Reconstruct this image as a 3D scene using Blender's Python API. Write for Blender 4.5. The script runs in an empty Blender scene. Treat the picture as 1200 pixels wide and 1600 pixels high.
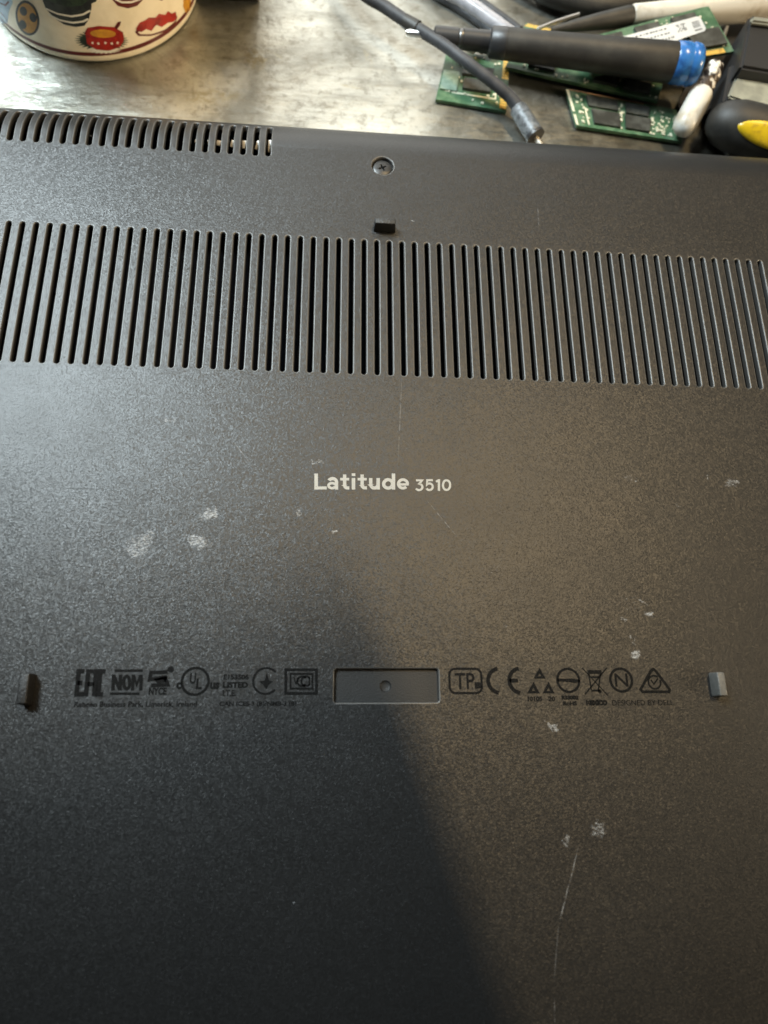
import bpy, bmesh, math, random
from mathutils import Vector, Matrix, Euler
from mathutils.geometry import tessellate_polygon
S = bpy.context.scene
COL = S.collection
MM = 0.001
random.seed(7)
R = math.radians

# ------------------------------------------------------------------ camera
F_PX = 1063.27
CAM = Vector((-10.663, -74.008, 135.406))
RM = Matrix(((0.99631, -0.01922, -0.08368), (-0.0065, 0.95533, -0.29543), (0.0856, 0.29490, 0.95170)))
RM = Euler((0.3002, -0.0861, -0.0065), 'XYZ').to_matrix()
cam_d = bpy.data.cameras.new('camera')
cam_d.sensor_fit = 'VERTICAL'; cam_d.sensor_height = 24; cam_d.lens = F_PX / 1600 * 24
cam_d.clip_start = 0.005; cam_d.clip_end = 50
cam = bpy.data.objects.new('camera', cam_d); COL.objects.link(cam)
cam.matrix_world = Matrix.Translation(CAM * MM) @ RM.to_4x4()
S.camera = cam
cam_d.dof.use_dof = True; cam_d.dof.focus_distance = 0.150; cam_d.dof.aperture_fstop = 9.0

def ray(px, py):
    return RM @ Vector(((px - 600) / F_PX, -(py - 800) / F_PX, -1))
def at(px, py, z=0.0):
    """point of the real plane z (mm) seen at a spot of the photograph"""
    d = ray(px, py); return CAM + d * ((z - CAM.z) / d.z)

# ------------------------------------------------------------------ world and lamps (an indoor bench by a window)
W = bpy.data.worlds.new('World'); S.world = W; W.use_nodes = True
bg = W.node_tree.nodes['Background']
bg.inputs['Color'].default_value = (1.0, 0.86, 0.70, 1); bg.inputs['Strength'].default_value = 0.03

def area(name, direction, dist, sx, sy, power, color, target=(0, 30, 0), turn=0.0, spread=180, aim=None):
    l = bpy.data.lights.new(name, 'AREA'); l.shape = 'RECTANGLE'; l.size = sx; l.size_y = sy
    l.energy = power; l.color = color; l.spread = math.radians(spread)
    o = bpy.data.objects.new(name, l); COL.objects.link(o)
    d = Vector(direction).normalized()
    o.location = Vector(target) * MM + d * dist
    look = (Vector(aim) * MM - o.location).normalized() if aim else -d
    o.rotation_euler = Euler((0, 0, math.radians(turn))) if turn else look.to_track_quat('-Z', 'Y').to_euler()   # a turned lamp hangs level, facing down
    return o
area('window_light', (-280, 205, 430), 0.553, 0.20, 0.20, 0.88, (0.82, 0.95, 1.0), spread=54, aim=(-25, 80, 0))
area('rear_window_light', (-0.12, 0.88, 0.36), 1.3, 1.05, 0.90, 9.0, (1.0, 0.99, 0.92))
area('ceiling_light', (0.25, 0.32, 1.0), 1.9, 0.085, 0.42, 25, (1.0, 0.72, 0.38), target=(0, -60, 0), turn=19)
area('cup_fill_light', (0.90, -0.25, 0.36), 1.05, 0.16, 0.16, 0.32, (1.0, 0.80, 0.52), target=(-20, 60, 0), spread=28, aim=(-60, 130, 10))  # added warm fill, kept narrow to brighten the cup

S.view_settings.view_transform = 'Standard'; S.view_settings.look = 'None'
S.view_settings.exposure = 0.0; S.view_settings.gamma = 1
S.render.engine = 'CYCLES'

# ------------------------------------------------------------------ material helpers (procedural, coordinates in mm)
def new_mat(name, color, rough=0.5, metal=0.0, spec=0.5):
    m = bpy.data.materials.new(name); m.use_nodes = True
    b = m.node_tree.nodes['Principled BSDF']
    b.inputs['Base Color'].default_value = (*color, 1); b.inputs['Roughness'].default_value = rough
    b.inputs['Metallic'].default_value = metal; b.inputs['Specular IOR Level'].default_value = spec
    return m
class NT:
    def __init__(s, m):
        s.t = m.node_tree; s.b = s.t.nodes['Principled BSDF']
        g = s.t.nodes.new('ShaderNodeNewGeometry')
        v = s.t.nodes.new('ShaderNodeVectorMath'); v.operation = 'SCALE'; v.inputs['Scale'].default_value = 1000
        s.t.links.new(g.outputs['Position'], v.inputs[0]); s.pos = v.outputs[0]
    def noise(s, scale, detail=3, rough=0.5, vec=None, dist=0.0):
        n = s.t.nodes.new('ShaderNodeTexNoise'); n.inputs['Scale'].default_value = scale
        n.inputs['Detail'].default_value = detail; n.inputs['Roughness'].default_value = rough; n.inputs['Distortion'].default_value = dist
        s.t.links.new(vec or s.pos, n.inputs['Vector']); return n.outputs['Fac']
    def voro(s, scale, vec=None, out='Distance'):
        n = s.t.nodes.new('ShaderNodeTexVoronoi'); n.inputs['Scale'].default_value = scale
        s.t.links.new(vec or s.pos, n.inputs['Vector']); return n.outputs[out]
    def stretch(s, sc, rot=(0, 0, 0), loc=(0, 0, 0), kind='POINT'):
        n = s.t.nodes.new('ShaderNodeMapping'); n.vector_type = kind
        n.inputs['Scale'].default_value = sc; n.inputs['Rotation'].default_value = rot; n.inputs['Location'].default_value = loc
        s.t.links.new(s.pos, n.inputs['Vector']); return n.outputs[0]
    def rng(s, v, a, b, c=0.0, d=1.0, smooth=True):
        n = s.t.nodes.new('ShaderNodeMapRange'); n.interpolation_type = 'SMOOTHSTEP' if smooth else 'LINEAR'
        for i, x in zip((1, 2, 3, 4), (a, b, c, d)): n.inputs[i].default_value = x
        s.t.links.new(v, n.inputs[0]); return n.outputs[0]
    def math(s, op, a, b):
        n = s.t.nodes.new('ShaderNodeMath'); n.operation = op
        for i, x in enumerate((a, b)):
            if isinstance(x, (int, float)): n.inputs[i].default_value = x
            else: s.t.links.new(x, n.inputs[i])
        return n.outputs[0]
    def length(s, v):
        n = s.t.nodes.new('ShaderNodeVectorMath'); n.operation = 'LENGTH'; s.t.links.new(v, n.inputs[0]); return n.outputs['Value']
    def mix(s, fac, a, b):
        n = s.t.nodes.new('ShaderNodeMix'); n.data_type = 'RGBA'
        for k, x in ((0, fac), (6, a), (7, b)):
            if isinstance(x, tuple): n.inputs[k].default_value = (*x, 1)
            elif isinstance(x, (int, float)): n.inputs[k].default_value = x
            else: s.t.links.new(x, n.inputs[k])
        return n.outputs[2]
    def ragged(s, amount=3.4, scale=0.7):
        w = s.t.nodes.new('ShaderNodeTexNoise'); w.inputs['Scale'].default_value = scale; w.inputs['Detail'].default_value = 4
        s.t.links.new(s.pos, w.inputs['Vector'])
        a = s.t.nodes.new('ShaderNodeVectorMath'); a.operation = 'SUBTRACT'; a.inputs[1].default_value = (.5, .5, .5); s.t.links.new(w.outputs['Color'], a.inputs[0])
        b = s.t.nodes.new('ShaderNodeVectorMath'); b.operation = 'SCALE'; b.inputs['Scale'].default_value = amount; s.t.links.new(a.outputs[0], b.inputs[0])
        c = s.t.nodes.new('ShaderNodeVectorMath'); c.operation = 'ADD'; s.t.links.new(s.pos, c.inputs[0]); s.t.links.new(b.outputs[0], c.inputs[1])
        return c.outputs[0]
    def blob(s, x, y, rx, ry, ang=0.0):
        """soft elliptical mask centred on a real spot (mm)"""
        v = s.stretch((rx, ry, 50), (0, 0, ang), (x, y, 0), 'TEXTURE')
        return s.rng(s.length(v), 1.0, 0.45)
    def color(s, x): s.t.links.new(x, s.b.inputs['Base Color'])
    def rough(s, x): s.t.links.new(x, s.b.inputs['Roughness'])
    def bump(s, h, strength=0.3, dist=0.1, extra=None):
        n = s.t.nodes.new('ShaderNodeBump'); n.inputs['Strength'].default_value = strength
        n.inputs['Distance'].default_value = dist * MM
        s.t.links.new(h, n.inputs['Height'])
        if extra is not None: s.t.links.new(extra, n.inputs['Normal'])
        s.t.links.new(n.outputs[0], s.b.inputs['Normal']); return n.outputs[0]

def grain_mat(name, color, rough=0.45, grain=2.4, strength=0.6, dist=0.06, spec=0.5):
    m = new_mat(name, color, rough, 0, spec); n = NT(m)
    n.bump(n.noise(grain, 2, 0.6), strength, dist)
    c = n.mix(n.noise(0.06, 4), tuple(c * 0.8 for c in color), tuple(c * 1.25 for c in color)); n.color(c)
    return m

# laptop shell plastic: fine moulded grain, scuffs and scratches at their own places
M_SHELL = new_mat('textured_grey_plastic', (0.03, 0.03, 0.03), 0.5, 0, 0.42)
GRAIN = 0.13
def _shell():
    n = NT(M_SHELL)
    base = n.mix(n.noise(0.05, 4, 0.6), (0.0085, 0.0087, 0.009), (0.0115, 0.0115, 0.0115))
    flecks = n.rng(n.noise(2.1, 2, 0.6), 0.60, 0.76)
    base = n.mix(n.math('MULTIPLY', flecks, 0.25), base, (0.045, 0.045, 0.046))
    # scuffs: x px, y px of the photograph turned into real mm on the shell, radii mm, angle, strength
    sc = [(217, 853, 3.0, 2.4, 40, .8), (230, 838, 1.6, 1.0, 50, .8), (328, 803, 2.0, 1.3, 10, .95), (310, 846, 2.9, 1.3, -20, .95),
          (180, 862, .8, 1.3, 0, .5), (262, 655, 1.7, .6, -10, .7), (300, 660, 4, .4, -12, .35), (345, 683, 4, .4, -35, .3), (495, 722, 1.7, .5, 0, .7),
          (467, 800, .5, .9, 30, .7), (520, 828, .5, .4, 0, .9), (1145, 754, 2.3, .8, 25, .8), (985, 748, 1.6, 1.0, 0, .5),
          (1002, 938, 1.4, .5, -45, .75), (1015, 960, .8, .8, 0, 1.), (993, 1022, 1.2, 1.2, 0, 1.), (988, 998, .4, 1.4, 15, .6), (975, 967, .9, .5, 0, .8),
          (985, 945, 3, 2, 0, .35), (862, 1133, 1.6, .4, -30, .95), (935, 1297, 1.7, 1.7, 0, .8), (885, 1313, .8, .8, 0, .8), (975, 1207, .5, 1.0, -30, .5),
          (495, 988, .8, 1.3, 0, .6), (515, 975, .4, 1.3, -15, .6), (556, 984, .4, .8, 0, .5), (630, 700, .3, 3.0, 0, .35), (1060, 790, .6, .3, 0, .6),
          (770, 892, .7, .4, 20, .45), (935, 830, .8, .9, 0, .35), (645, 345, .4, .2, 15, .9), (460, 1413, .3, .3, 0, .9), (1105, 745, .3, .3, 0, .8), (905, 640, .5, .3, 0, .4), (505, 985, 1.6, 1.2, 0, .35), (795, 985, 1.2, .8, 0, .35), (340, 1180, 1.4, .7, 10, .2), (700, 1010, 3, 2, 30, .15)]
    brk = n.rng(n.noise(1.3, 4, 0.7, n.stretch((1, 1.8, 1), (0, 0, R(-30)))), 0.42, 0.62)
    tot = None; plain = n.pos; n.pos = n.ragged()
    for x, y, rx, ry, a, s in sc:
        p = at(x, y)
        b = n.math('MULTIPLY', n.blob(p.x, p.y, rx * 1.35, ry * 1.35, R(a)), s)
        tot = b if tot is None else n.math('MAXIMUM', tot, b)
    n.pos = plain
    tot = n.rng(n.math('ADD', tot, n.math('MULTIPLY', n.math('SUBTRACT', n.noise(1.5, 5, 0.75, n.stretch((1, 1.7, 1), (0, 0, R(-30)))), 0.5), 3.4)), 0.5, 1.7)
    thin = n.rng(n.noise(0.7, 4, .7), .38, .60)
    # scratches (thin long ones)
    for x0, y0, x1, y1, w, s in [(903, 1325, 889, 1385, .16, .5), (889, 1380, 874, 1442, .2, .6), (873, 1440, 866, 1530, .16, .25), (866, 1560, 867, 1600, .14, .3),
                                 (668, 783, 712, 836, .14, .4), (628, 590, 622, 720, .18, .22), (622, 360, 630, 590, .2, .2), (560, 470, 572, 560, .15, .2),
                                 (365, 690, 395, 730, .15, .3), (840, 318, 842, 360, .14, .3), (270, 1070, 300, 1050, .1, .3), (430, 560, 300, 640, .15, .12)]:
        a, b = at(x0, y0), at(x1, y1); d = b - a; c = (a + b) / 2
        k = n.math('MULTIPLY', n.blob(c.x, c.y, d.length / 2 * 1.25, w, math.atan2(d.y, d.x)), s * .62)
        k = n.math('MULTIPLY', k, thin)
        tot = n.math('MAXIMUM', tot, k)
    n.color(n.mix(n.math('MINIMUM', tot, 0.9), base, (0.31, 0.32, 0.33)))
    n.rough(n.math('ADD', n.math('MULTIPLY', n.noise(0.08, 3), 0.08), 0.39))
    # moulded grain: small facets, each leaning its own way, over a low swell
    t = n.t
    def vm(op, a, b=None, k=None):
        m = t.nodes.new('ShaderNodeVectorMath'); m.operation = op
        for i_, x_ in enumerate((a, b)):
            if x_ is None: continue
            if isinstance(x_, tuple): m.inputs[i_].default_value = x_
            else: t.links.new(x_, m.inputs[i_])
        if k is not None: m.inputs['Scale'].default_value = k
        return m.outputs[0]
    wn = t.nodes.new('ShaderNodeTexNoise'); wn.inputs['Scale'].default_value = 2.2; wn.inputs['Detail'].default_value = 1
    t.links.new(n.pos, wn.inputs['Vector'])
    warped = vm('ADD', n.pos, vm('SCALE', wn.outputs['Color'], k=0.45))
    lean = vm('SCALE', vm('SUBTRACT', n.voro(2.9, warped, 'Color'), (.5, .5, .5)), k=GRAIN)
    sx_ = t.nodes.new('ShaderNodeSeparateXYZ'); t.links.new(n.pos, sx_.inputs[0])
    worn = n.rng(sx_.outputs[1], 58.0, 66.0, 1.0, 0.25)
    ws = t.nodes.new('ShaderNodeVectorMath'); ws.operation = 'SCALE'; t.links.new(lean, ws.inputs[0]); t.links.new(worn, ws.inputs['Scale']); lean = ws.outputs[0]
    lean2 = vm('SCALE', vm('SUBTRACT', n.voro(5.6, warped, 'Color'), (.5, .5, .5)), k=GRAIN * .8)
    ws2 = t.nodes.new('ShaderNodeVectorMath'); ws2.operation = 'SCALE'; t.links.new(lean2, ws2.inputs[0]); t.links.new(worn, ws2.inputs['Scale']); lean2 = ws2.outputs[0]
    bn = n.bump(n.noise(2.4, 2, 0.6), 1.0, 0.05)
    t.links.new(vm('NORMALIZE', vm('ADD', bn, vm('ADD', lean, lean2))), n.b.inputs['Normal'])
_shell()
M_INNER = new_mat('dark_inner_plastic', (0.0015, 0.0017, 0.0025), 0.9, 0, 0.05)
M_EDGE = new_mat('smooth_moulded_edge', (0.03, 0.029, 0.027), 0.5, 0, 0.9)
M_RECESS = grain_mat('smooth_grey_plastic', (0.008, 0.008, 0.008), 0.6, 3.0, 0.6, 0.12, 0.45)
M_RUBBER = grain_mat('grey_rubber', (0.008, 0.008, 0.008), 0.55, 1.6, 0.8, 0.18)
M_PRINT = new_mat('dark_print', (0.006, 0.006, 0.006), 0.7, 0, 0.12)
M_WHITEPRINT = new_mat('pale_print', (0.62, 0.60, 0.54), 0.6)
def _wp():
    n = NT(M_WHITEPRINT); n.color(n.mix(n.rng(n.noise(3.2, 3, .6), .58, .72), (0.27, 0.26, 0.235), (0.12, 0.12, 0.11)))
    n2 = NT(M_PRINT); n2.color(n2.mix(n2.rng(n2.noise(2.6, 3, .6), .52, .70), (0.002, 0.002, 0.002), (0.008, 0.008, 0.008)))
    n2.bump(n2.noise(1.9, 3, 0.65), 0.6, 0.1)
_wp()
M_SCREW = new_mat('black_screw_steel', (0.035, 0.035, 0.035), 0.4, 0.6)
M_STEEL = new_mat('bright_steel', (0.70, 0.69, 0.66), 0.28, 1.0)
M_GRILLEBITS = new_mat('pale_grille_bits', (0.85, 0.84, 0.82), 0.5, 0.2)

# worn metal bench
M_BENCH = new_mat('worn_steel_worktop', (0.55, 0.53, 0.47), 0.4, 0.85)
def _bench():
    n = NT(M_BENCH)
    big = n.noise(0.022, 5, 0.6, dist=0.6); fine = n.noise(0.25, 6, 0.7)
    streak = n.noise(0.09, 5, 0.65, n.stretch((0.35, 2.2, 1), (0, 0, R(-24))))
    c = n.mix(n.rng(big, .35, .65), (0.22, 0.22, 0.195), (0.56, 0.56, 0.51))
    c = n.mix(n.math('MULTIPLY', n.rng(fine, .48, .66), .60), c, (0.17, 0.155, 0.12))
    c = n.mix(n.math('MULTIPLY', n.rng(streak, .50, .68), .42), c, (0.16, 0.155, 0.13))
    # stains with a place of their own
    brk = n.rng(n.noise(0.35, 5, .7), .40, .58)
    for x, y, rx, ry, a, s, col in [(352, 36, 3.0, 2.0, 0, .75, (0.20, 0.19, 0.15)), (400, 92, 5, 7, 20, .7, (0.26, 0.21, 0.10)), (330, 150, 12, 4, 10, .6, (0.28, 0.25, 0.14)),
                                    (540, 60, 16, 1.6, -25, .4, (0.36, 0.35, 0.29)), (640, 80, 8, 4, -15, .6, (0.33, 0.31, 0.25)), (430, 85, 4, 1, -30, .6, (0.30, 0.28, 0.20)),
                                    (575, 90, 1.4, 5, 20, .5, (0.45, 0.40, 0.28)), (545, 135, 6, .8, -10, .5, (0.40, 0.36, 0.25)), (300, 75, 12, 1.6, 5, .4, (0.42, 0.41, 0.37))]:
        p = at(x, y, -20)
        b = n.math('MULTIPLY', n.math('MULTIPLY', n.blob(p.x, p.y, rx, ry, R(a)), s), brk if s != .75 else 1.0)
        c = n.mix(b, c, col)
    shade_mottle = n.rng(n.noise(0.05, 6, 0.7), .45, .62)
    p = at(940, 150, -20)     # darker zone painted in for shade and lost reflection around the tools
    zone = n.blob(p.x + 12, p.y, 82, 90)
    c = n.mix(n.math('MULTIPLY', zone, n.math('ADD', n.math('MULTIPLY', shade_mottle, .25), .70)), c, (0.085, 0.08, 0.062))
    pits = n.rng(n.noise(0.9, 3, .6), .70, .76)
    c = n.mix(n.math('MULTIPLY', pits, .6), c, (0.2, 0.18, 0.13))
    n.color(c)
    n.rough(n.math('ADD', n.math('MULTIPLY', n.noise(0.12, 5, .7), .32), .20))
    n.bump(n.math('ADD', n.noise(0.10, 6, .7), n.math('MULTIPLY', streak, .6)), 0.35, 1.2)
_bench()

def mottled(name, c0, c1, sc, lo, hi, rough=.5, metal=0., bump=0.3, bd=.1, spec=.5):
    m = new_mat(name, c0, rough, metal, spec); n = NT(m)
    n.color(n.mix(n.rng(n.noise(sc, 4, .65), lo, hi), c0, c1))
    n.bump(n.noise(sc * 2, 4, .6), bump, bd)
    return m
M_CUP = mottled('cream_glaze', (0.74, 0.64, 0.46), (0.80, 0.70, 0.52), 0.12, .4, .6, .28, 0, .15, .2)
M_CUPLINE = new_mat('dark_red_glaze', (0.10, 0.012, 0.010), 0.3)
M_BLACKGL = mottled('black_glaze', (0.012, 0.013, 0.014), (0.03, 0.035, 0.03), 0.5, .4, .6, .3)
M_GREENGL = mottled('green_glaze', (0.03, 0.05, 0.025), (0.012, 0.02, 0.012), 0.5, .4, .6, .3)
M_REDGL = mottled('red_glaze', (0.34, 0.018, 0.010), (0.20, 0.01, 0.008), 0.3, .4, .6, .3)
M_YELGL = mottled('yellow_glaze', (0.55, 0.26, 0.02), (0.45, 0.20, 0.02), 0.5, .4, .6, .3)
M_BLUEGL = mottled('blue_glaze', (0.20, 0.30, 0.42), (0.30, 0.42, 0.52), 0.4, .4, .6, .3)
M_WHITEGL = new_mat('white_glaze', (0.72, 0.68, 0.58), 0.3)
M_BLACK = grain_mat('black_plastic', (0.018, 0.018, 0.019), 0.42, 1.2, 0.3, 0.06)
M_TAPE = mottled('black_rubber_grip', (0.010, 0.0095, 0.0085), (0.022, 0.021, 0.018), 0.16, .4, .65, .55, 0, .3, .15)
M_CABLE = mottled('dark_grey_cable_jacket', (0.022, 0.024, 0.028), (0.035, 0.037, 0.042), 0.3, .4, .6, .62)
M_GREYMETAL = mottled('dull_grey_metal', (0.13, 0.14, 0.15), (0.05, 0.055, 0.06), 0.8, .4, .65, .5, .3)
M_DARKRING = new_mat('dark_grey_metal', (0.12, 0.12, 0.12), 0.35, 0.8)
M_GREYHOSE = mottled('glossy_grey_jacket', (0.33, 0.33, 0.36), (0.24, 0.24, 0.26), 0.3, .4, .6, .2)
M_WHITEPL = mottled('dirty_white_plastic', (0.52, 0.51, 0.47), (0.38, 0.33, 0.25), 0.14, .50, .72, .38)
M_IVORY = mottled('ivory_plastic', (0.50, 0.47, 0.41), (0.32, 0.26, 0.19), 0.10, .45, .70, .4)
M_BLUE = mottled('blue_plastic', (0.03, 0.13, 0.36), (0.02, 0.08, 0.24), 0.3, .45, .65, .22)
M_YELLOW = mottled('yellow_plastic', (0.55, 0.37, 0.01), (0.32, 0.20, 0.02), 0.3, .50, .72, .35)
M_GRIME = mottled('grimy_neck', (0.05, 0.035, 0.025), (0.66, 0.63, 0.57), 0.45, .50, .58, .35, .2, .6, .4)
M_PCB = mottled('green_circuit_board', (0.035, 0.09, 0.045), (0.09, 0.155, 0.09), 0.22, .40, .62, .35, 0, .12, .05)
M_PCBEDGE = M_PCB
M_CHIP = mottled('black_chip', (0.02, 0.022, 0.02), (0.055, 0.058, 0.052), 0.3, .4, .65, .42, 0, .2, .05)
M_GOLD = mottled('gold_contacts', (0.72, 0.46, 0.10), (0.50, 0.30, 0.07), 0.5, .45, .65, .35, .35)
M_COPPER = mottled('copper_edge', (0.42, 0.24, 0.15), (0.28, 0.15, 0.09), 0.4, .45, .65, .5, .2)
M_SOLDER = new_mat('solder_pads', (0.62, 0.60, 0.46), 0.4, 0.2)
M_LABEL = new_mat('white_sticker_paper', (0.46, 0.46, 0.45), 0.6)
M_INK = new_mat('black_ink', (0.03, 0.03, 0.03), 0.6)
M_OLIVE = mottled('dusty_olive_plastic', (0.16, 0.16, 0.13), (0.24, 0.24, 0.19), 0.10, .4, .6, .55)

# ------------------------------------------------------------------ object helpers
def tag(o, label=None, cat=None, group=None, kind=None):
    if label: o['label'] = label
    if cat: o['category'] = cat
    if group: o['group'] = group
    if kind: o['kind'] = kind
    return o
def root(name, loc, label, cat, group=None):
    o = bpy.data.objects.new(name, None); COL.objects.link(o); o.location = Vector(loc) * MM
    o.empty_display_size = 0.01
    return tag(o, label, cat, group)
def link(name, me, mat, parent=None, label=None):
    o = bpy.data.objects.new(name, me); COL.objects.link(o)
    if mat is not None and not me.materials: me.materials.append(mat)
    if parent is not None:
        o.parent = parent
        p = parent; off = Vector((0, 0, 0))
        while p is not None: off += p.location; p = p.parent
        o.location = -off          # mesh data is in world mm; parents are unrotated
    if label: o['label'] = label
    return o
def smooth(me, ang=30):
    for p in me.polygons: p.use_smooth = True
    me.set_sharp_from_angle(angle=R(ang))
def from_bm(name, bm, mat, parent=None, ang=30, label=None, scale=True):
    me = bpy.data.meshes.new(name)
    if scale: bmesh.ops.scale(bm, vec=(MM, MM, MM), verts=bm.verts)
    bm.to_mesh(me); bm.free()
    if ang: smooth(me, ang)
    return link(name, me, mat, parent, label)
def add_box(bm, c, s, bev=0.0, rot=None, seg=2):
    r = bmesh.ops.create_cube(bm, size=1); vs = r['verts']
    for v in vs: v.co = Vector((v.co.x * s[0], v.co.y * s[1], v.co.z * s[2]))
    if bev:
        es = list({e for v in vs for e in v.link_edges})
        b = bmesh.ops.bevel(bm, geom=es, offset=bev, segments=seg, affect='EDGES', profile=.5)
        vs = list({v for f in b['faces'] for v in f.verts} | {v for v in vs if v.is_valid})
    for v in vs:
        if rot is not None: v.co = rot @ v.co
        v.co += Vector(c)
    return vs
def tube(bm, pts, rad, n=20, caps=True, samples=6):
    """swept round tube through pts (Catmull-Rom), rad a number or list"""
    pts = [Vector(p) for p in pts]
    if isinstance(rad, (int, float)): rad = [rad] * len(pts)
    P, Q = [], []
    if len(pts) > 2 and samples > 1:
        for i in range(len(pts) - 1):
            a, b, c, d = pts[max(i - 1, 0)], pts[i], pts[i + 1], pts[min(i + 2, len(pts) - 1)]
            for k in range(samples):
                t = k / samples
                P.append(0.5 * ((2 * b) + (c - a) * t + (2 * a - 5 * b + 4 * c - d) * t * t + (3 * b - a - 3 * c + d) * t ** 3))
                Q.append(rad[i] * (1 - t) + rad[i + 1] * t)
        P.append(pts[-1]); Q.append(rad[-1])
    else: P, Q = pts, rad
    rings = []
    up = Vector((0, 0, 1))
    for i, p in enumerate(P):
        t = (P[min(i + 1, len(P) - 1)] - P[max(i - 1, 0)]).normalized()
        a = t.cross(up).normalized(); b = a.cross(t).normalized()
        rings.append([bm.verts.new(p + (a * math.cos(2 * math.pi * k / n) + b * math.sin(2 * math.pi * k / n)) * Q[i]) for k in range(n)])
    for i in range(len(rings) - 1):
        for k in range(n):
            bm.faces.new((rings[i][k], rings[i][(k + 1) % n], rings[i + 1][(k + 1) % n], rings[i + 1][k]))
    if caps:
        bm.faces.new(rings[0][::-1]); bm.faces.new(rings[-1])
def turned(bm, a, b, prof, n=32):
    """solid of revolution from a to b; prof = [(t along axis mm, radius)]"""
    a, b = Vector(a), Vector(b); t = (b - a).normalized(); up = Vector((0, 0, 1))
    u = t.cross(up).normalized(); w = u.cross(t).normalized(); rings = []
    for s, r in prof:
        rings.append([bm.verts.new(a + t * s + (u * math.cos(2 * math.pi * k / n) + w * math.sin(2 * math.pi * k / n)) * max(r, .001)) for k in range(n)])
    for i in range(len(rings) - 1):
        for k in range(n): bm.faces.new((rings[i][k], rings[i][(k + 1) % n], rings[i + 1][(k + 1) % n], rings[i + 1][k]))
    bm.faces.new(rings[0][::-1]); bm.faces.new(rings[-1])
def poly_fill(bm, loops, z):
    """flat filled polygon (first loop outer, others holes), facing up"""
    L = [[Vector((p[0], p[1], 0)) for p in l] for l in loops]
    vs = [bm.verts.new((p.x, p.y, z)) for l in L for p in l]
    for t in tessellate_polygon(L):
        try:
            f = bm.faces.new([vs[i] for i in t]); f.normal_update()
            if f.normal.z < 0: f.normal_flip()
        except ValueError: pass
def stroke(bm, pts, w, z, closed=False):
    """ribbon of width w (mm) along pts, mitred"""
    P = [Vector((p[0], p[1])) for p in pts]; n = len(P); L, Rr = [], []
    for i in range(n):
        a = P[(i - 1) % n] if (closed or i) else None; b = P[(i + 1) % n] if (closed or i < n - 1) else None
        d1 = (P[i] - a).normalized() if a is not None else None; d2 = (b - P[i]).normalized() if b is not None else None
        d1 = d1 or d2; d2 = d2 or d1
        n1 = Vector((-d1.y, d1.x)); n2 = Vector((-d2.y, d2.x)); m = (n1 + n2)
        m = m.normalized() if m.length > 1e-4 else n1
        k = w / 2 / max(m.dot(n1), .5)
        L.append(bm.verts.new((*(P[i] + m * k), z))); Rr.append(bm.verts.new((*(P[i] - m * k), z)))
    for i in range(n if closed else n - 1):
        j = (i + 1) % n
        bm.faces.new((Rr[i], Rr[j], L[j], L[i]))
def circ(cx, cy, r, n=40, a0=0, a1=360, ry=None):
    ry = ry or r
    m = n if abs(a1 - a0) >= 360 else n + 1
    return [(cx + r * math.cos(R(a0 + (a1 - a0) * k / n)), cy + ry * math.sin(R(a0 + (a1 - a0) * k / n))) for k in range(m)]
def text_bm(bm, s, x0, y0, x1, y1, z, bold=0.0, shear=0.0):
    """text fitted to the box (mm)"""
    c = bpy.data.curves.new('t', 'FONT'); c.body = s; c.offset = bold; c.shear = shear; c.resolution_u = 4
    o = bpy.data.objects.new('t', c); COL.objects.link(o)
    dg = bpy.context.evaluated_depsgraph_get(); me = o.evaluated_get(dg).to_mesh()
    vs = [v.co.copy() for v in me.vertices]; fs = [tuple(p.vertices) for p in me.polygons]
    o.evaluated_get(dg).to_mesh_clear(); bpy.data.objects.remove(o); bpy.data.curves.remove(c)
    ax, bx = min(v.x for v in vs), max(v.x for v in vs); ay, by = min(v.y for v in vs), max(v.y for v in vs)
    nv = [bm.verts.new((x0 + (v.x - ax) / (bx - ax) * (x1 - x0), y0 + (v.y - ay) / (by - ay) * (y1 - y0), z)) for v in vs]
    for f in fs:
        try:
            g = bm.faces.new([nv[i] for i in f]); g.normal_update()
            if g.normal.z < 0: g.normal_flip()
        except ValueError: pass

# ------------------------------------------------------------------ the bench
bm = bmesh.new(); add_box(bm, (0, 60, -35), (1200, 900, 30), 1.5)
bench = from_bm('workbench_top', bm, M_BENCH); tag(bench, kind='structure')

# ------------------------------------------------------------------ the laptop, lying upside down
LAP = root('laptop', (1.6, -56, -19.9), 'dark grey laptop lying upside down on the bench, its vented bottom cover facing up', 'laptop')
TH, BV = 1.5, 0.32                 # cover thickness, edge rounding
Y0, RB = 61.8, 16.0                # start and radius of the rear roll-off
PITCH, SW = 3.0, 1.02
VB, VT = 0.0, 35.73                # main vent slot ends
MAIN = [(i - 28) * PITCH for i in range(-3, 64)]
RP = 3.037
REAR = [-87.45 + RP * i for i in range(-3, 21)]
RBt, RTp = 58.7, 70.2              # rear slot ends, unrolled
ROLL_END = Y0 + RB * math.pi / 2
def slot_loop(x, y0, y1, w, n=8):
    r = w / 2
    return [(x + r * math.cos(math.pi * k / n), y1 - r + r * math.sin(math.pi * k / n)) for k in range(n + 1)] + \
           [(x - r * math.cos(math.pi * k / n), y0 + r - r * math.sin(math.pi * k / n)) for k in range(n + 1)]
def rounded_rect(x0, y0, x1, y1, r, n=6):
    out = []
    for cx, cy, a in ((x1 - r, y1 - r, 0), (x0 + r, y1 - r, 90), (x0 + r, y0 + r, 180), (x1 - r, y0 + r, 270)):
        out += [(cx + r * math.cos(R(a + 90 * k / n)), cy + r * math.sin(R(a + 90 * k / n))) for k in range(n + 1)]
    return out
REC = (-8.55, -70.35, 11.75, -64.05)   # label recess
SCR = at(598, 259); SCR = (SCR.x, SCR.y)
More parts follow.
